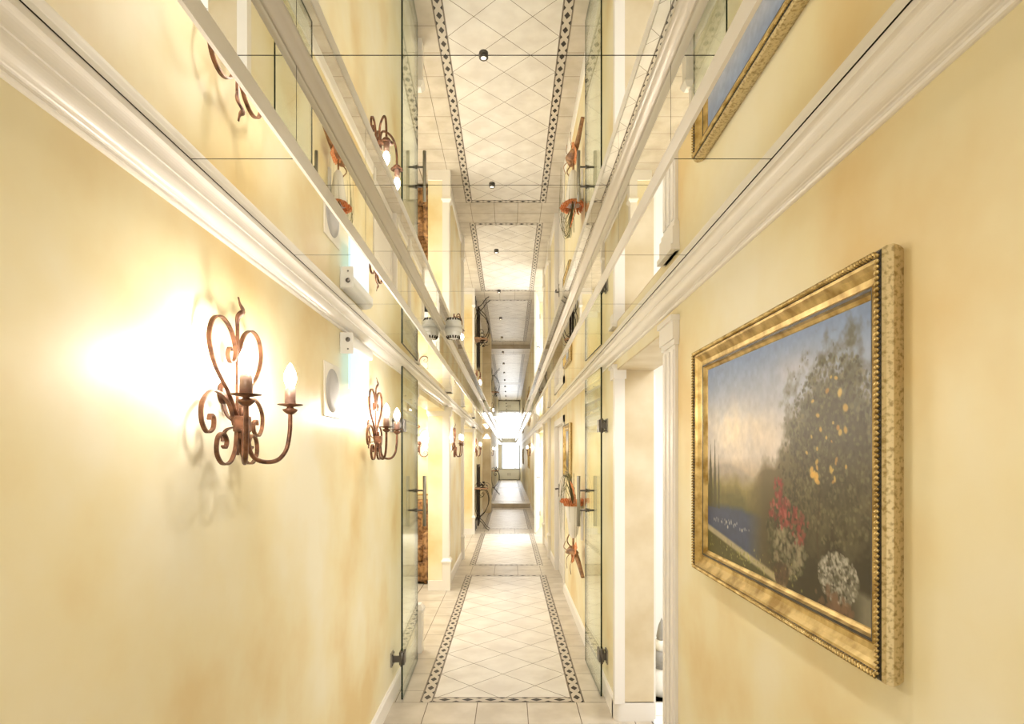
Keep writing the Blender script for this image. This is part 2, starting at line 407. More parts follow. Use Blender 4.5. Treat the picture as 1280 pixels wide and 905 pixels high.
m.box(XR-.02, XR+.052, 3.41, 3.53, 1.93, 1.99, trimw); m.box(XR-.028, XR+.06, 3.405, 3.54, 1.99, 2.01, trimw); trim(m, 'slim white corner casing on the far side of the near doorway')
m = MB(); m.box(.795, .83, 3.455, 3.47, 0, 1.95, trimw); m.box(.81, .84, 2.27, 2.35, 0, 2.02, trimw); trim(m, 'white inner casing of the near right doorway')
# capitals on the pillar fronts
m = MB()
for d, z0, z1 in ((.006, CB-.10, CB-.08), (.014, CB-.08, CB-.03), (.022, CB-.03, CB)):
    m.box(-.905-d, -.66+d, 6.745-d, 6.86, z0, z1, trimw)
trim(m, 'moulded white capital band on the first left pillar')
m = MB()
for d, z0, z1 in ((.006, CB-.10, CB-.08), (.014, CB-.08, CB-.03), (.022, CB-.03, CB)):
    m.box(-.895-d, -.67+d, 11.5-d, 11.62, z0, z1, trimw)
trim(m, 'moulded white capital band on the second left pillar')

# ------------------------------------------------------------------ doors
def glass_door(k, x0, x1, y0, y1, wallx, label):
    s = 1 if wallx > x0 else -1                       # towards the wall
    d = thing('door_%d' % k, label, 'door', (x0, y0, 0), 0); d['kind'] = 'structure'; del d['category']
    L = math.hypot(x1-x0, y1-y0); ang = math.atan2(x1-x0, y1-y0)
    d.rotation_euler = (0, 0, -ang)
    zt = 2.045
    g = MB(); T = .005
    a = [(-T, 0, .008), (-T, L, .008), (-T, L, zt), (-T, 0, zt), (T, 0, .008), (T, L, .008), (T, L, zt), (T, 0, zt)]
    g.add(a, [(0, 3, 2, 1), (4, 5, 6, 7)], glass); g.add(a, [(0, 4, 7, 3), (1, 2, 6, 5), (3, 7, 6, 2), (0, 1, 5, 4)], gedge)
    g.build('glass_pane', d)
    for hz in (.26, 1.682):
        h = MB(); h.box(-.016, -.0052, -.012, .062, hz-.038, hz+.038, steeld); h.box(.0052, .016, -.012, .062, hz-.038, hz+.038, steeld)
        h.cyl((0, -.014, hz-.045), (0, -.014, hz+.045), .009, steeld)
        wx = (wallx-x0); h.box(min(0, wx-s*.006), max(0, wx-s*.006), -.022, -.006, hz-.018, hz+.018, steeld)
        hh = h.build('hinge', d)
        p = MB(); p.box(min(wx-s*.009, wx-s*.0), max(wx-s*.009, wx), -.045, .03, hz-.042, hz+.042, steel)
        for sy in (-.035, .02):
            for sz in (-.03, .03): p.cyl((wx-s*.013, sy, hz+sz), (wx-s*.008, sy, hz+sz), .006, steeld, 10)
        p.build('wall_plate', hh)
    hy = L-.09
    hd = MB()
    for z in (1.108, 1.248):
        hd.cyl((-.064, hy, z), (.064, hy, z), .0065, steeld, 12)
        for q in (-1, 1): hd.cyl((q*.0045, hy, z), (q*.016, hy, z), .014, steeld, 16)
    hh = hd.build('handle_standoff', d)
    for q in (-1, 1):
        b = MB(); b.cyl((q*.064, hy, .994), (q*.064, hy, 1.352), .0125, steel, 16); b.build('grip_bar', hh)
    return d
glass_door(1, -.657, -.672, 3.713, 4.42, XL, 'open clear glass door leaf with steel pull folded against the left wall')
glass_door(2, .568, .553, 3.762, 4.42, XR, 'open clear glass door leaf with steel pull folded against the right wall')
def white_door(k, loc, rz, wd, ht, label, hy):
    d = thing('door_%d' % k, label, 'door', loc, rz); d['kind'] = 'structure'; del d['category']
    b = MB(); b.box(0, .04, 0, wd, .008, ht, trimw)
    for z0, z1 in ((.15, .85), (1.0, ht-.15)):
        b.box(-.006, 0, .12, .14, z0, z1, trimw); b.box(-.006, 0, wd-.14, wd-.12, z0, z1, trimw)
        b.box(-.006, 0, .12, wd-.12, z0, z0+.02, trimw); b.box(-.006, 0, .12, wd-.12, z1-.02, z1, trimw)
    b.build('door_leaf', d)
    h = MB(); h.box(-.01, 0, hy-.02, hy+.02, .97, 1.13, steel); h.cyl((-.05, hy, 1.07), (0, hy, 1.07), .009, steeld); h.tube([(-.05, hy, 1.07), (-.05, hy-.11, 1.07)], .009, steeld)
    h.build('door_handle', d)
    for z in (.3, 1.7):
        h = MB(); h.cyl((-.008, .01 if hy > wd/2 else wd-.01, z-.05), (-.008, .01 if hy > wd/2 else wd-.01, z+.05), .008, steeld); h.build('door_hinge', d)
    f = MB(); f.box(-.05, .0, -.09, -.005, 0, ht+.08, trimw) if k == 3 else None
    if k == 3:
        f.box(-.05, .0, wd+.005, wd+.09, 0, ht+.08, trimw); f.box(-.05, 0, -.09, wd+.09, ht+.005, ht+.08, trimw); f.build('door_frame', d)
    return d
white_door(3, (.638, 6.72, 0), 0, 1.2, 1.86, 'closed white panelled door in the right wall', 1.08)
white_door(4, (.62, 12.56, 0), math.pi-.12, .9, 1.93, 'white door standing open at the bright right side opening', .82)

# ------------------------------------------------------------------ sconces
def make_sconce(label):
    t = thing('wall_sconce', label, 'wall lamp', (XL, 1.524, 0))
    X = .038; st = rect(.009, .0035)
    def q(pts, m=copper, x=X, sec=None, **k):
        for s in (-1, 1):
            yield MB().sweep(crom([(x, s*a, z) for a, z in pts], 6), sec or rect(.010, .0045), m, n=(1, 0, 0), smooth=False, **k)
    heart = [(.004, 1.60), (.05, 1.655), (.115, 1.71), (.144, 1.765), (.128, 1.812), (.085, 1.828), (.038, 1.808), (.012, 1.765), (.018, 1.735), (.040, 1.728), (.052, 1.745), (.044, 1.762), (.034, 1.757)]
    for mb in q(heart): mb.build('heart_scroll', t)
    ear = [(.004, 1.575), (.030, 1.622), (.075, 1.647), (.125, 1.648), (.164, 1.618), (.166, 1.578), (.142, 1.553), (.114, 1.562), (.110, 1.586), (.126, 1.594), (.132, 1.582)]
    for mb in q(ear, x=X-.006): 
        o = mb.build('side_scroll', t)
    low = [(.003, 1.61), (.010, 1.55), (.018, 1.512), (.045, 1.483), (.085, 1.480), (.112, 1.505), (.108, 1.540), (.082, 1.553), (.062, 1.535), (.070, 1.518), (.082, 1.522)]
    for mb in q(low, x=X+.002): mb.build('lower_scroll', t)
    mb = MB(); mb.sweep([(X, 0, 1.50), (X, 0, 1.83)], rect(.007, .007), copper, n=(1, 0, 0), smooth=False)
    mb.sweep(crom([(X, 0, 1.82), (X+.004, -.006, 1.845), (X+.010, .008, 1.862), (X+.008, -.004, 1.878), (X+.004, -.004, 1.895)], 5), rect(.014, .004), copper, n=(0, 1, 0), scale=lambda u: .5+1.1*math.sin(math.pi*min(1, u*1.1+.05))*(1-u*.6), smooth=True)
    mb.build('stem', t)
    mb = MB(); mb.sweep(crom([(.0015, 0, 1.535), (.002, 0, 1.55), (.012, 0, 1.565), (X, 0, 1.575), (.012, 0, 1.60), (.0015, 0, 1.64), (.0015, 0, 1.66)], 5), rect(.018, .003), copper, n=(0, 1, 0), smooth=False)
    mb.lathe([(0, 0), (.028, 0), (.027, .005), (.012, .010), (0, .010)], copper, (0, 0, 1.655), 18, 'x')
    mb.build('wall_bracket', t)
    mb = MB(); mb.box(X-.006, X+.030, -.015, .015, 1.558, 1.598, copper); mb.cyl((X+.012, 0, 1.598), (X+.012, 0, 1.620), .007, copper); mb.cyl((X+.012, 0, 1.54), (X+.012, 0, 1.558), .010, copper)
    bevel(mb.build('centre_block', t), .003)
    for s in (-1, 1):
        cx, cy = .120, s*.139; x0, y0 = X+.020, s*.012
        P = [(0, 1.565), (.03, 1.520), (.16, 1.492), (.42, 1.482), (.70, 1.488), (.90, 1.515), (.985, 1.56), (1, 1.60), (1, 1.622)]
        path = crom([(x0+(cx-x0)*u, y0+(cy-y0)*u, z) for u, z in P], 6)
        a = MB().tube(path, .0058, copper, 10, n=(-(cy-y0), cx-x0, 0)).build('arm', t)
        MB().lathe([(0, 1.612), (.008, 1.612), (.017, 1.619), (.021, 1.625), (.010, 1.628), (.008, 1.632), (.033, 1.637), (.034, 1.639), (.014, 1.637), (0, 1.637)], copper, (cx, cy, 0), 24).build('drip_pan', a)
        MB().lathe([(0, 1.637), (.0145, 1.637), (.0145, 1.683), (.012, 1.685), (0, 1.685)], candle, (cx, cy, 0), 20).build('candle_sleeve', a)
        MB().lathe([(.007, 1.685), (.013, 1.695), (.0165, 1.708), (.0155, 1.722), (.010, 1.736), (.004, 1.747), (.0, 1.752)], bulbm, (cx, cy, 0), 12).build('bulb', a)
    return t
sc0 = make_sconce('large wrought copper two-candle wall sconce nearest the viewer, left of the speaker')
G1 = 'wrought candle sconces along the corridor'
sc0['group'] = G1
dup(sc0, (XL, 3.10, 0), 0, 'second wrought copper sconce, right beside the left glass door', G1)
dup(sc0, (-.70, 7.30, 0), 0, 'third wrought sconce, on the first left pillar wall', G1)
dup(sc0, (-.70, 12.05, 0), 0, 'fourth wrought sconce, above the near black iron console', G1)
dup(sc0, (-1.15, 7.75, 0), -H90, 'wrought sconce inside the left side alcove above the brown armchair', G1)
dup(sc0, (XR, 16.6, 0), math.pi, 'wrought sconce far down on the right wall', G1)
dup(sc0, (-.64, 19.5, 0), 0, 'farthest wrought sconce on the left wall beyond the step', G1)

# ------------------------------------------------------------------ ceiling spotlights on the mirror joints
def make_spot(label):
    t = thing('ceiling_spotlight', label, 'spotlight')
    MB().lathe([(0, .0), (.0075, 0), (.0095, -.002), (.0095, -.006), (.008, -.0075), (.006, -.0065), (.005, -.005)], steeld, (0, 0, 0), 18).build('housing', t)
    MB().lathe([(.0055, -.006), (.003, -.007), (0, -.0073)], lens, (0, 0, 0), 14).build('lens', t)
    l = bpy.data.lights.new('spot_beam', 'SPOT'); l.energy = 7; l.color = (1, .95, .90); l.spot_size = 2.5; l.spot_blend = .8; l.shadow_soft_size = .012
    o = bpy.data.objects.new('spot_beam', l); COL.objects.link(o); o.parent = t; o.location = (0, 0, -.022)
    return t
W = ['nearest', 'second', 'third', 'fourth', 'fifth', 'sixth', 'seventh', 'eighth']
sp0 = None; k = 0
for y in jn:
    if y < -1.5 or y > 33: continue
    if y > 24 and (jn.index(y) % 2): continue
    if y < 1: lab = 'small chrome spotlight in the mirrored ceiling behind the viewer'; 
    elif k < 8: lab = W[k]+' small chrome spotlight from the viewer on the mirrored ceiling centreline'; k += 1
    else: lab = 'tiny chrome spotlight far down the mirrored ceiling past the eighth one'
    loc = (-.054, y, TOP)
    if sp0 is None: sp0 = make_spot(lab); sp0.location = loc; sp0['group'] = 'ceiling spotlights'
    else: dup(sp0, loc, 0, lab, 'ceiling spotlights')

# ------------------------------------------------------------------ speaker, sign, detector
t = thing('wall_speaker', 'flat round grey wall speaker on a white square plate between two sconces', 'speaker', (XL, 2.455, 1.76))
bevel(MB().box(0, .005, -.108, .108, -.108, .108, platem).build('mounting_plate', t), .003)
MB().lathe([(0, .012), (.05, .011), (.085, .0085), (.088, .005)], greyp, (0, 0, 0), 40, 'x').build('grille', t)
t = thing('exit_sign', 'glowing white exit sign under its white housing on the left wall', 'exit sign', (XL, 2.77, 1.96))
hb = MB(); prof = [(0, .0), (.05, 0), (.055, .01), (.055, .04), (.045, .055), (.02, .062), (0, .062)]
hb.extr(prof, -.19, .19, plast, True); bevel(hb.build('housing', t), .004)
e = MB(); e.box(0.003, .058, -.197, -.189, -.030, .060, plast); e.cyl((.036, -.203, .03) , (.036, -.196, .03), .010, steeld); e.cyl((.036, -.201, -.01), (.036, -.196, -.01), .004, steeld); bevel(e.build('end_cap', t), .004)
MB().box(.030, .040, -.168, .168, -.175, .0, signw).build('lit_panel', t)
t = thing('smoke_detector', 'white round smoke detector in the left corner of the ceiling tray', 'smoke detector', (-.3675, 3.99, TOP))
MB().lathe([(0, 0), (.058, 0), (.060, -.008), (.058, -.022), (.050, -.026)], plast, (0, 0, 0), 36).build('base', t)
MB().lathe([(.052, -.024), (.052, -.040), (.044, -.056), (.030, -.066), (0, -.068)], plast, (0, 0, 0), 36).build('dome', t)
v = MB()
for j in range(16):
    a = 2*math.pi*j/16; c, s_ = math.cos(a), math.sin(a)
    v.cyl((.047*c, .047*s_, -.050), (.037*c, .037*s_, -.066), .005, jointm, 6)
v.build('vents', t)['label'] = 'dark vent slots'

# ------------------------------------------------------------------ the large painting
def landscape(w_, h_, kind=0):
    rs = np.random.RandomState(5+kind)
    def vn(fx, fy, oct=4):
        out = np.zeros((h_, w_)); amp = 1; tot = 0
        for o in range(oct):
            gx, gy = int(fx*2**o)+2, int(fy*2**o)+2; g = rs.rand(gy, gx)
            xs = np.linspace(0, gx-1.001, w_); ysn = np.linspace(0, gy-1.001, h_); xi = xs.astype(int); yi = ysn.astype(int)
            fx_ = xs-xi; fy_ = (ysn-yi)[:, None]; fx_ = fx_*fx_*(3-2*fx_); fy_ = fy_*fy_*(3-2*fy_)
            a = g[np.ix_(yi, xi)]*(1-fx_)+g[np.ix_(yi, xi+1)]*fx_; b = g[np.ix_(yi+1, xi)]*(1-fx_)+g[np.ix_(yi+1, xi+1)]*fx_
            out += amp*(a*(1-fy_)+b*fy_); tot += amp; amp *= .55
        return out/tot
    u = np.linspace(0, 1, w_)[None, :]*np.ones((h_, 1)); v_ = np.linspace(0, 1, h_)[:, None]*np.ones((1, w_))   # v up
    n1, n2, n3 = vn(5, 4), vn(12, 9), vn(44, 30, 3)
    def C(*c): return np.array(c)/255.
    def mix(img, c, m): m = np.clip(m, 0, 1)[..., None]; return img*(1-m)+c*m
    sm = lambda a, b, x: np.clip((x-a)/(b-a), 0, 1)
    img = np.zeros((h_, w_, 3))+C(112, 132, 168)
    img = mix(img, C(172, 168, 170), sm(1.0, .5, v_+.15*(n1-.5)))
    for cx, cy, sx, sy, c, k in ((.24, .64, .24, .17, (226, 210, 188), 1.2), (.46, .60, .20, .13, (206, 190, 172), .9), (.66, .84, .2, .10, (168, 168, 176), .8)):
        cl = np.exp(-(((u-cx)/sx)**2+((v_-cy)/sy)**2)); img = mix(img, C(*c), cl*k*(.45+sm(.3, .6, n1)*.6))
    img = mix(img, C(166, 150, 128), sm(.52, .42, v_+.03*(n1-.5)))
    img = mix(img, C(140, 132, 128), sm(0, .02, .47+.04*np.sin(u*9)-.02-v_+.01*n2)*(u < .5)*.6)
    img = mix(img, C(128, 118, 78), sm(.45, .38, v_+.10*(n2-.5)))
    img = mix(img, C(84, 82, 54), sm(.40, .30, v_+.16*(n2-.5))*.8)
    img = mix(img, C(56, 68, 96), sm(.28, .25, v_+.03*(n2-.5))*sm(.56, .48, u+.05*n2))
    hill = .30+.20*np.exp(-((u-.58)/.14)**2)+.20*sm(.55, .8, u)+.08*np.exp(-((u-.47)/.05)**2)
    img = mix(img, C(88, 78, 56), sm(0, .06, hill+.04-v_+.14*(n2-.5))*sm(.36, .48, u)*.9)
    img = mix(img, C(54, 48, 34), sm(0, .2, hill-.05-v_+.16*(n3-.5))*sm(.42, .60, u))
    img = mix(img, C(42, 37, 26), sm(.35, .1, v_)*sm(.56, .68, u)*.6)
    cr = np.sqrt(((u-.85)/.235)**2+((v_-.54)/.33)**2)+.85*(n2-.5)+.5*(n3-.5)
    img = mix(img, C(92, 86, 66), sm(1.15, .85, cr)*.7); img = mix(img, C(64, 58, 42), sm(.95, .5, cr)*.8)
    img = mix(img, C(66, 52, 38), (np.abs(u-.785-.006*np.sin(v_*20)) < .004)*(v_ < .42)*(v_ > .16)*.7)
    for cx, wd, tp in ((.030, .026, .60), (.075, .018, .63), (.115, .013, .54)):
        img = mix(img, C(64, 64, 50), sm(1.1, .7, np.abs(u-cx)/(wd*np.clip((tp-v_)*3.5, .01, 1)+1e-4)+.6*(n3-.5))*(v_ > .25)*(v_ < tp)*.85)
    eg = .135-.20*u; img = mix(img, C(70, 68, 40), sm(0, .02, eg-v_+.02*(n2-.5)))
    img = mix(img, C(168, 156, 124), sm(.022, .010, np.abs(v_-eg))*(u < .62)*.85)
    img = mix(img, C(112, 108, 92), sm(.0, .02, .085-v_+.03*n2)*sm(.90, .97, u))
    def dots(n_, cx, cy, sx, sy, r, cols, alpha=.7, ring=None):
        for _ in range(n_):
            if ring: a = rs.uniform(0, 6.28); q = math.sqrt(rs.uniform(0, 1)) if ring == 1 else rs.uniform(0, 1); x = cx+sx*q*math.cos(a); y = cy+sy*q*math.sin(a)
            else: x = rs.normal(cx, sx); y = rs.normal(cy, sy)
            rr = r*rs.uniform(.5, 1.4); c = C(*cols[rs.randint(len(cols))]); th = rs.uniform(0, 3.14); ax = rr; ay = rr*rs.uniform(.5, 1.0)
            R_ = max(ax, ay)*1.6
            x0, x1 = int(max(0, (x-R_)*w_)), int(min(w_, (x+R_)*w_+1)); y0, y1 = int(max(0, (y-R_*1.5)*h_)), int(min(h_, (y+R_*1.5)*h_+1))
            if x1 <= x0 or y1 <= y0: continue
            dx = u[y0:y1, x0:x1]-x; dy = (v_[y0:y1, x0:x1]-y)/1.5
            p = dx*math.cos(th)+dy*math.sin(th); q = -dx*math.sin(th)+dy*math.cos(th)
            m = np.clip(1.6-((p/ax)**2+(q/ay)**2)*.9, 0, 1)*alpha
            img[y0:y1, x0:x1] = img[y0:y1, x0:x1]*(1-m[..., None])+c*m[..., None]
    if w_ > 100:
        dots(1700, .85, .54, .215, .33, .0052, [(100, 94, 70), (58, 53, 38), (116, 110, 84), (50, 46, 32), (80, 75, 54)], .5, ring=1)
        dots(500, .84, .58, .25, .36, .0042, [(80, 74, 54), (96, 92, 72), (60, 56, 40)], .5, ring=2)
        dots(400, .68, .42, .12, .18, .0055, [(84, 76, 54), (50, 46, 32), (98, 90, 66)], .5, ring=2)
        dots(520, .62, .20, .12, .17, .0060, [(64, 64, 44), (92, 88, 66), (44, 42, 28)], .65, ring=1)
        dots(200, .63, .15, .09, .11, .0072, [(140, 134, 112), (104, 102, 80), (124, 112, 94)], .5, ring=1)
        dots(40, .22, .185, .16, .02, .0045, [(180, 180, 172), (150, 156, 160)], .6, ring=1)
        dots(26, .575, .40, .025, .05, .0062, [(138, 58, 56), (120, 46, 48)], .7, ring=1)
        dots(150, .60, .30, .085, .07, .0064, [(134, 60, 58), (116, 46, 48), (152, 84, 80), (100, 40, 42)], .65, ring=2)
        dots(60, .69, .25, .05, .07, .0060, [(134, 64, 60), (112, 50, 50)], .6, ring=2)
        dots(160, .59, .05, .04, .045, .008, [(84, 66, 50), (60, 48, 36)], .55, ring=1)
        dots(800, .865, .115, .082, .085, .0046, [(156, 154, 142), (104, 102, 90), (178, 174, 164), (76, 72, 58)], .55, ring=1)
        dots(60, .86, .02, .03, .02, .008, [(104, 80, 62)], .7)
        dots(26, .83, .60, .12, .20, .0068, [(190, 152, 78), (196, 164, 92), (172, 126, 66)], .8, ring=1)
        dots(8, .77, .47, .03, .04, .008, [(196, 156, 80)], .8, ring=1)
        dots(110, .33, .05, .14, .022, .004, [(140, 140, 76), (110, 114, 66), (166, 160, 104)], .6)
    img = .5+(img-.5)*1.1+.03; img *= (.92+.16*n3)[..., None]
    return np.clip(img, 0, 1)**2.2
def picture(name, label, cat, loc, rz, Wd, Hh, fw, img_res=(300, 200), kind=0, plain=None):
    t = thing(name, label, cat, loc, rz)                # local: picture faces -x, width along y, centre origin on the wall
    prof = [(.004, 0), (.0, .009), (-.002, .019), (.0, .029), (.004, .034), (.010, .037), (.015, .034), (.020, .033), (.026, .027), (.036, .020), (.046, .018), (.050, .021), (.055, .020), (.058, .014), (.064, .011), (.068, .006)]
    k = fw/.068; prof = [(a*k, h*min(1, k*1.1)) for a, h in prof]
    mats_ = [goldf, goldf, goldf, goldf, blackf, blackf, gold, gold, gold, gold, gold, blackf, gold, gold, gold]
    rings = []
    mb = MB()
    for a, h in prof:
        y_, z_ = Wd/2-a, Hh/2-a
        rings.append([(-h, -y_, -z_), (-h, y_, -z_), (-h, y_, z_), (-h, -y_, z_)])
    for i in range(len(prof)-1):
        for j in range(4):
            a, b = rings[i], rings[i+1]
            mb.add([a[j], a[(j+1) % 4], b[(j+1) % 4], b[j]], [(0, 1, 2, 3)], mats_[i])
    mb.build('picture_frame', t)
    rp = MB()                                            # twisted rope bead on the outer ridge
    a0 = prof[5][0]; hh = prof[5][1]
    st = .0085 if img_res[0] > 100 else .03
    y_, z_ = Wd/2-a0, Hh/2-a0
    def bead(p, d, m): 
        r = .0042
        vs = []; 
        o1 = (0, d[1]*st*.42, d[2]*st*.42)
        sk = (0, -d[2]*.0028, d[1]*.0028)
        for e_, rr in ((-1, .35), (-.5, 1), (.5, 1), (1, .35)):
            for q_ in range(6):
                an = 2*math.pi*q_/6; c_, s_ = math.cos(an)*r*rr, math.sin(an)*r*rr
                vs.append((p[0]-s_+e_*.0012, p[1]+o1[1]*e_+d[2]*c_+sk[1]*e_, p[2]+o1[2]*e_+d[1]*c_+sk[2]*e_))
        fs = [(i*6+j, i*6+(j+1) % 6, (i+1)*6+(j+1) % 6, (i+1)*6+j) for i in range(3) for j in range(6)]+[(0, 1, 2, 3, 4, 5), (18, 19, 20, 21, 22, 23)]
        rp.add(vs, fs, m, True)
    if img_res[0] > 100:
        for (ya, za), (yb, zb) in (((-y_, -z_), (y_, -z_)), ((y_, -z_), (y_, z_)), ((y_, z_), (-y_, z_)), ((-y_, z_), (-y_, -z_))):
            L = math.hypot(yb-ya, zb-za); N_ = int(L/st); d = (0, (yb-ya)/L, (zb-za)/L)
            for i in range(N_): bead((-hh-.001, ya+d[1]*(i+.5)*L/N_, za+d[2]*(i+.5)*L/N_), d, gold)
        rp.build('rope_moulding', t)
    iw, ih = Wd/2-prof[-2][0], Hh/2-prof[-2][0]; nx, ny = img_res
    im = landscape(nx, ny, kind)
    xs = np.linspace(iw, -iw, nx) if False else np.linspace(-iw, iw, nx)
    # viewed from -x side, image left lies at +y
    V = [(-.009, -(-iw+2*iw*i/(nx-1)), -ih+2*ih*j/(ny-1)) for j in range(ny) for i in range(nx)]
    F = [(j*nx+i, (j+1)*nx+i, (j+1)*nx+i+1, j*nx+i+1) for j in range(ny-1) for i in range(nx-1)]
    F = [f_[::-1] for f_ in F]
    o = MB().add(V, F, paint).build('painted_canvas', t)
    ca = o.data.color_attributes.new('tint', 'FLOAT_COLOR', 'POINT')
    ca.data.foreach_set('color', np.concatenate([im.reshape(-1, 3), np.ones((nx*ny, 1))], 1).astype(np.float32).ravel())
    return t
picture('framed_painting', 'large gold-framed landscape painting of a lemon tree and pink flowers by a lake', 'painting', (XR, 1.406, 1.485), 0, .96, .67, .068, (420, 280), 0)
picture('framed_painting', 'small gold-framed picture on the right wall between glass door and white door', 'painting', (XR, 6.17, 1.545), 0, .62, .54, .07, (60, 50), 1)
picture('framed_painting', 'distant gold-framed picture on the right wall beyond the sconce', 'painting', (XR, 18.6, 1.48), 0, .9, .75, .07, (40, 34), 2)
picture('framed_painting', 'farthest framed picture on the right wall near the end window', 'painting', (XR, 26.5, 1.45), 0, 1.2, .65, .07, (30, 24), 3)

# ------------------------------------------------------------------ right wall flower arrangement
t = thing('wall_flower_arrangement', 'white wall vase with orange fibre, arching twigs and a husk, behind the glass door', 'flower arrangement', (XR, 5.0, .70))
t.scale = (.8, .85, 1)
MB().lathe([(.02, .12), (.045, .15), (.062, .25), (.085, .36), (.095, .40), (.088, .40), (.078, .36), (.02, .2)], ceram, (-.098, 0, 0), 28).build('vase', t)
def fan(cx, cy, cz, rad, a0, a1, tilt, name):
    mb = MB(); n_, r_ = 18, 7; vs = []
    for i in range(n_+1):
        a = a0+(a1-a0)*i/n_
        for j in range(r_+1):
            r = rad*(.12+.88*j/r_)*(1+.05*math.sin(i*2.3)*j/r_); zz = .014*math.sin(i*math.pi)*j/r_+(.012 if i % 2 else 0)*j/r_
            vs.append((cx-.02-tilt*r*abs(math.sin(a))-zz, cy+r*math.cos(a), cz+r*math.sin(a)))
    fs = [(i*(r_+1)+j, (i+1)*(r_+1)+j, (i+1)*(r_+1)+j+1, i*(r_+1)+j+1) for i in range(n_) for j in range(r_)]
    mb.add(vs, fs, orange, True); o = mb.build(name, t)
    so = o.modifiers.new('thick', 'SOLIDIFY'); so.thickness = .003; return o
fan(-.05, 0, .38, .20, .25, math.pi-.25, .25, 'fibre_fan')
fan(-.06, -.06, .10, .17, math.pi+.2, 2*math.pi-.5, .2, 'fibre_fan')
mb = MB()
for j in range(44):
    a = 2*math.pi*j/44; r = .092+.008*random.random()
    mb.sweep(crom([(-.098+r*math.cos(a)*.9, r*math.sin(a), .385), (-.098+(r+.015)*math.cos(a), (r+.02)*math.sin(a), .42+.02*random.random()), (-.098+min(.09, (r+.04)*math.cos(a)), (r+.05)*math.sin(a), .41+.03*random.random())], 3), rect(.016, .003), orange)
mb.build('fibre_collar', t)
mb = MB()
for j in range(20):
    a = random.uniform(-2.9, 2.9); out = random.uniform(.10, .17); hgt = random.uniform(.52, .66); dn = random.uniform(.1, .42)
    ca, sa = -abs(math.cos(a)), math.sin(a)*1.1
    P = [(-.098, 0, .34), (-.098+ca*out*.35, sa*out*.35, hgt-.06), (-.098+ca*out*.7, sa*out*.8, hgt), (-.098+ca*out, sa*out*1.3, hgt-.12), (-.098+ca*out*.9, sa*out*1.6, dn)]
    mb.tube(crom(P, 7), .0022, twig, 5, scale=lambda u: 1.2-u*.8)
mb.build('grass_stems', t)
mb = MB(); P = crom([(-.10, .13, .03), (-.13, .05, -.0), (-.12, -.06, .02), (-.09, -.15, .0), (-.07, -.26, -.06), (-.05, -.38, -.14)], 7)
mb.sweep(P, [(.014*math.cos(q), .034*math.sin(q)) for q in [k*math.pi/6 for k in range(12)]], husk, scale=lambda u: .25+1.25*math.sin(math.pi*min(1, .12+u*1.0))**.7 if u < .55 else .55+.7*(1-u))
mb.tube(crom([(-.10, .1, .02), (-.15, .12, .08), (-.13, .04, .16)], 6), .006, husk, 6); mb.tube(crom([(-.12, .08, .0), (-.18, .16, .02), (-.16, .2, .07)], 6), .004, husk, 6)
mb.tube(crom([(-.10, 0, .0), (-.10, 0, .14)], 3), .01, husk, 6)
mb.tube(crom([(-.11, -.05, .0), (-.14, -.09, -.1), (-.13, -.06, -.17)], 6), .003, husk, 6); mb.tube(crom([(-.11, .05, .0), (-.16, .08, -.06), (-.15, .13, -.15)], 6), .003, husk, 6)
mb.build('husk_branch', t)
MB().box(-.02, 0, -.03, .03, .10, .36, ceram).build('wall_mount', t)

# ------------------------------------------------------------------ black iron consoles with leaf sculpture
def make_console(label):
    t = thing('iron_console', label, 'console table')
    top = MB(); N_ = 20
    pts = [(0, -.24), ]+[(.27*math.sin(math.pi*k/N_)**.7, -.24+.48*k/N_) for k in range(1, N_)]+[(0, .24)]
    vs = [(x, y, .82) for x, y in pts]+[(x, y, .845) for x, y in pts]; M = len(pts)
    top.add(vs, [(i, (i+1) % M, M+(i+1) % M, M+i) for i in range(M)]+[tuple(range(M))[::-1], tuple(range(M, 2*M))], husk); top.build('table_top', t)
    for y in (-.17, .17):
        l = MB(); l.sweep(crom([(.13, y, .82), (.22, y, .80), (.275, y, .68), (.27, y, .52), (.20, y, .36), (.10, y, .26), (.09, y, .22), (.16, y, .15), (.22, y, .06), (.29, y, .008)], 6), rect(.018, .012), irond, n=(0, 1, 0))
        l.sweep(crom([(.16, y, .81), (.10, y, .78), (.09, y, .70), (.14, y, .66), (.18, y, .70), (.155, y, .74), (.13, y, .72)], 6), rect(.014, .008), irond, n=(0, 1, 0)); l.build('scroll_leg', t)
        l = MB(); l.sweep(crom([(.02, y, .82), (.015, y, .45), (.05, y, .30), (.02, y, .2), (.02, y, .0)], 6), rect(.018, .012), irond, n=(0, 1, 0)); l.build('back_leg', t)
    l = MB(); l.tube([(.10, -.17, .24), (.10, .17, .24)], .007, irond); l.tube([(.03, -.17, .26), (.11, 0, .24), (.03, .17, .26)], .007, irond); l.build('stretcher', t)
    return t
c0 = make_console('black wrought iron scroll-legged console before the grey pillar'); c0.location = (-.698, 12.25, 0)
c1 = dup(c0, (-.638, 21.4, .117), 0, 'distant black wrought iron console beyond the floor step')
def make_leaves(label):
    t = thing('iron_leaf_sculpture', label, 'sculpture'); rs = random.Random(3)
    b = MB(); b.lathe([(0, 0), (.05, 0), (.055, .008), (.02, .02), (.0, .022)], irond, (0, 0, 0), 16); b.build('foot', t)
    for a, L, h in ((.3, .16, .09), (2.7, .17, .10), (1.4, .12, .11), (4.4, .13, .07), (5.5, .15, .06)):
        l = MB(); c_, s_ = math.cos(a), math.sin(a)
        l.sweep(crom([(0, 0, .015), (c_*L*.3, s_*L*.3, h), (c_*L*.7, s_*L*.7, h), (c_*L, s_*L, h*.4)], 6), [(.003*math.cos(q), .022*math.sin(q)) for q in [k*math.pi/4 for k in range(8)]], irond, scale=lambda u: .15+math.sin(math.pi*u)); l.build('leaf', t)
    return t
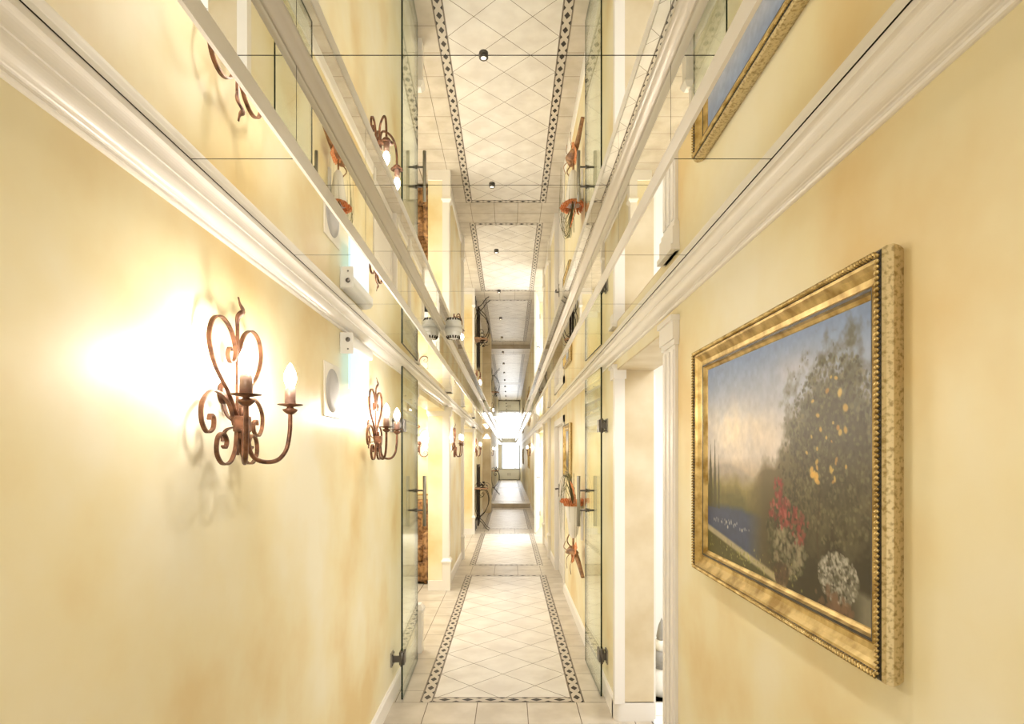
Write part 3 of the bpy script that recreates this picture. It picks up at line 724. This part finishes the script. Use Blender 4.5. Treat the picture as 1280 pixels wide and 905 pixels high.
s0 = make_leaves('black metal leaf sculpture on the near iron console'); s0.location = (-.54, 12.25, .845)
dup(s0, (-.48, 21.4, .962), 0, 'black metal leaf sculpture on the distant iron console')
# dark framed mirror strip above the near console
t = thing('dark_framed_mirror', 'tall dark-framed mirror standing on the floor just behind the near iron console', 'mirror', (-.685, 13.2, .65))
f = MB(); f.box(.0, .03, -.30, -.25, -.65, .65, irond); f.box(.0, .03, .25, .30, -.65, .65, irond); f.box(0, .03, -.25, .25, .60, .65, irond); f.box(0, .03, -.25, .25, -.65, -.60, irond); f.build('frame', t)
MB().box(.001, .008, -.25, .25, -.60, .60, mirror).build('mirror_glass', t)
def make_cone(label):
    t = thing('cone_wall_lamp', label, 'wall lamp')
    MB().lathe([(.02, .10), (.10, -.02), (.105, -.025), (.02, .09)], shade, (.12, 0, 0), 24).build('lamp_shade', t)
    b = MB(); b.tube([(0, 0, .06), (.12, 0, .11)], .006, steeld); b.lathe([(0, 0), (.03, 0), (.03, .01), (0, .012)], steeld, (0, 0, .06), 16, 'x'); b.build('lamp_arm', t); return t
l0 = make_cone('white cone-shaded wall lamp on the grey-beige pillar front'); l0.location = (-.59, 15.8, 1.95); l0.rotation_euler = (0, 0, -H90)
dup(l0, (-.64, 23.0, 1.72), 0, 'distant white cone-shaded wall lamp past the step on the left')

# ------------------------------------------------------------------ armchair in the alcove
t = thing('armchair', 'mottled brown upholstered armchair in the left side alcove', 'armchair', (-1.22, 7.33, 0))
def cushion(x0, x1, y0, y1, z0, z1, name, r=.05):
    o = MB().box(x0, x1, y0, y1, z0, z1, brown).build(name, t); bevel(o, r, 4)
    for p_ in o.data.polygons: p_.use_smooth = True
    return o
cushion(-.26, .26, -.28, .30, .03, .26, 'seat_base', .02); cushion(-.22, .22, -.29, .2, .26, .46, 'seat_cushion'); cushion(-.24, .24, .16, .34, .40, .95, 'backrest')
cushion(-.30, -.20, -.28, .30, .03, .60, 'armrest'); cushion(.20, .30, -.28, .30, .03, .60, 'armrest')
for x in (-.24, .24):
    for y in (-.24, .26): MB().cyl((x, y, 0), (x, y, .035), .015, husk).build('foot', t)
t = thing('brass_rail', 'slim brass rail on the alcove wall above the brown armchair', 'rail', (-1.35, 7.75, 1.0))
MB().cyl((-.4, -.05, 0), (.42, -.05, 0), .011, brass).build('bar', t)
for x in (-.35, .37): MB().cyl((x, -.05, 0), (x, 0, 0), .007, brass).build('bracket', t)

# ------------------------------------------------------------------ ornament in the bathroom, cabinet at the end
t = thing('floor_ornament', 'white and grey ceramic ornament on the white bathroom tiles behind the doorway', 'ornament', (.965, 3.86, 0))
MB().lathe([(0, 0), (.10, 0), (.105, .01), (.10, .06), (.085, .13), (.05, .16), (0, .16)], ceram, seg=28).build('base', t)
MB().lathe([(.0, .15), (.055, .155), (.072, .19), (.06, .24), (.04, .262), (0, .265)], greys, seg=24).build('body', t)
MB().lathe([(0, .25), (.035, .262), (.045, .295), (.035, .328), (0, .34)], ceram, seg=20).build('head', t)
MB().lathe([(0, .33), (.030, .332), (.034, .35), (.020, .42), (0, .47)], greys, seg=18).build('plume', t)
for s in (-1, 1): MB().sweep(crom([(s*.06, -.05, .27), (s*.085, -.075, .22), (s*.07, -.08, .16), (s*.09, -.09, .10), (s*.12, -.085, .0)], 6), rect(.008, .010), steeld, n=(0, 1, 0)).build('curved_strap', t)
t = thing('low_cabinet', 'low white cabinet standing under the bright end window', 'cabinet', (-.03, 33.95, .117))
MB().box(-.58, .58, -.2, .22, .03, .58, plast).build('cabinet_body', t); MB().box(-.6, .6, -.22, .24, .58, .61, greyp).build('cabinet_top', t)
for x in (-.56, .01):
    d = MB().box(x, x+.55, -.215, -.2, .05, .56, plast).build('cabinet_door', t)
    MB().cyl((x+(.5 if x < 0 else .05), -.23, .25), (x+(.5 if x < 0 else .05), -.23, .40), .008, steeld).build('door_handle', d)
for x in (-.53, .53): MB().box(x-.03, x+.03, -.18, .18, 0, .03, irond).build('foot', t)
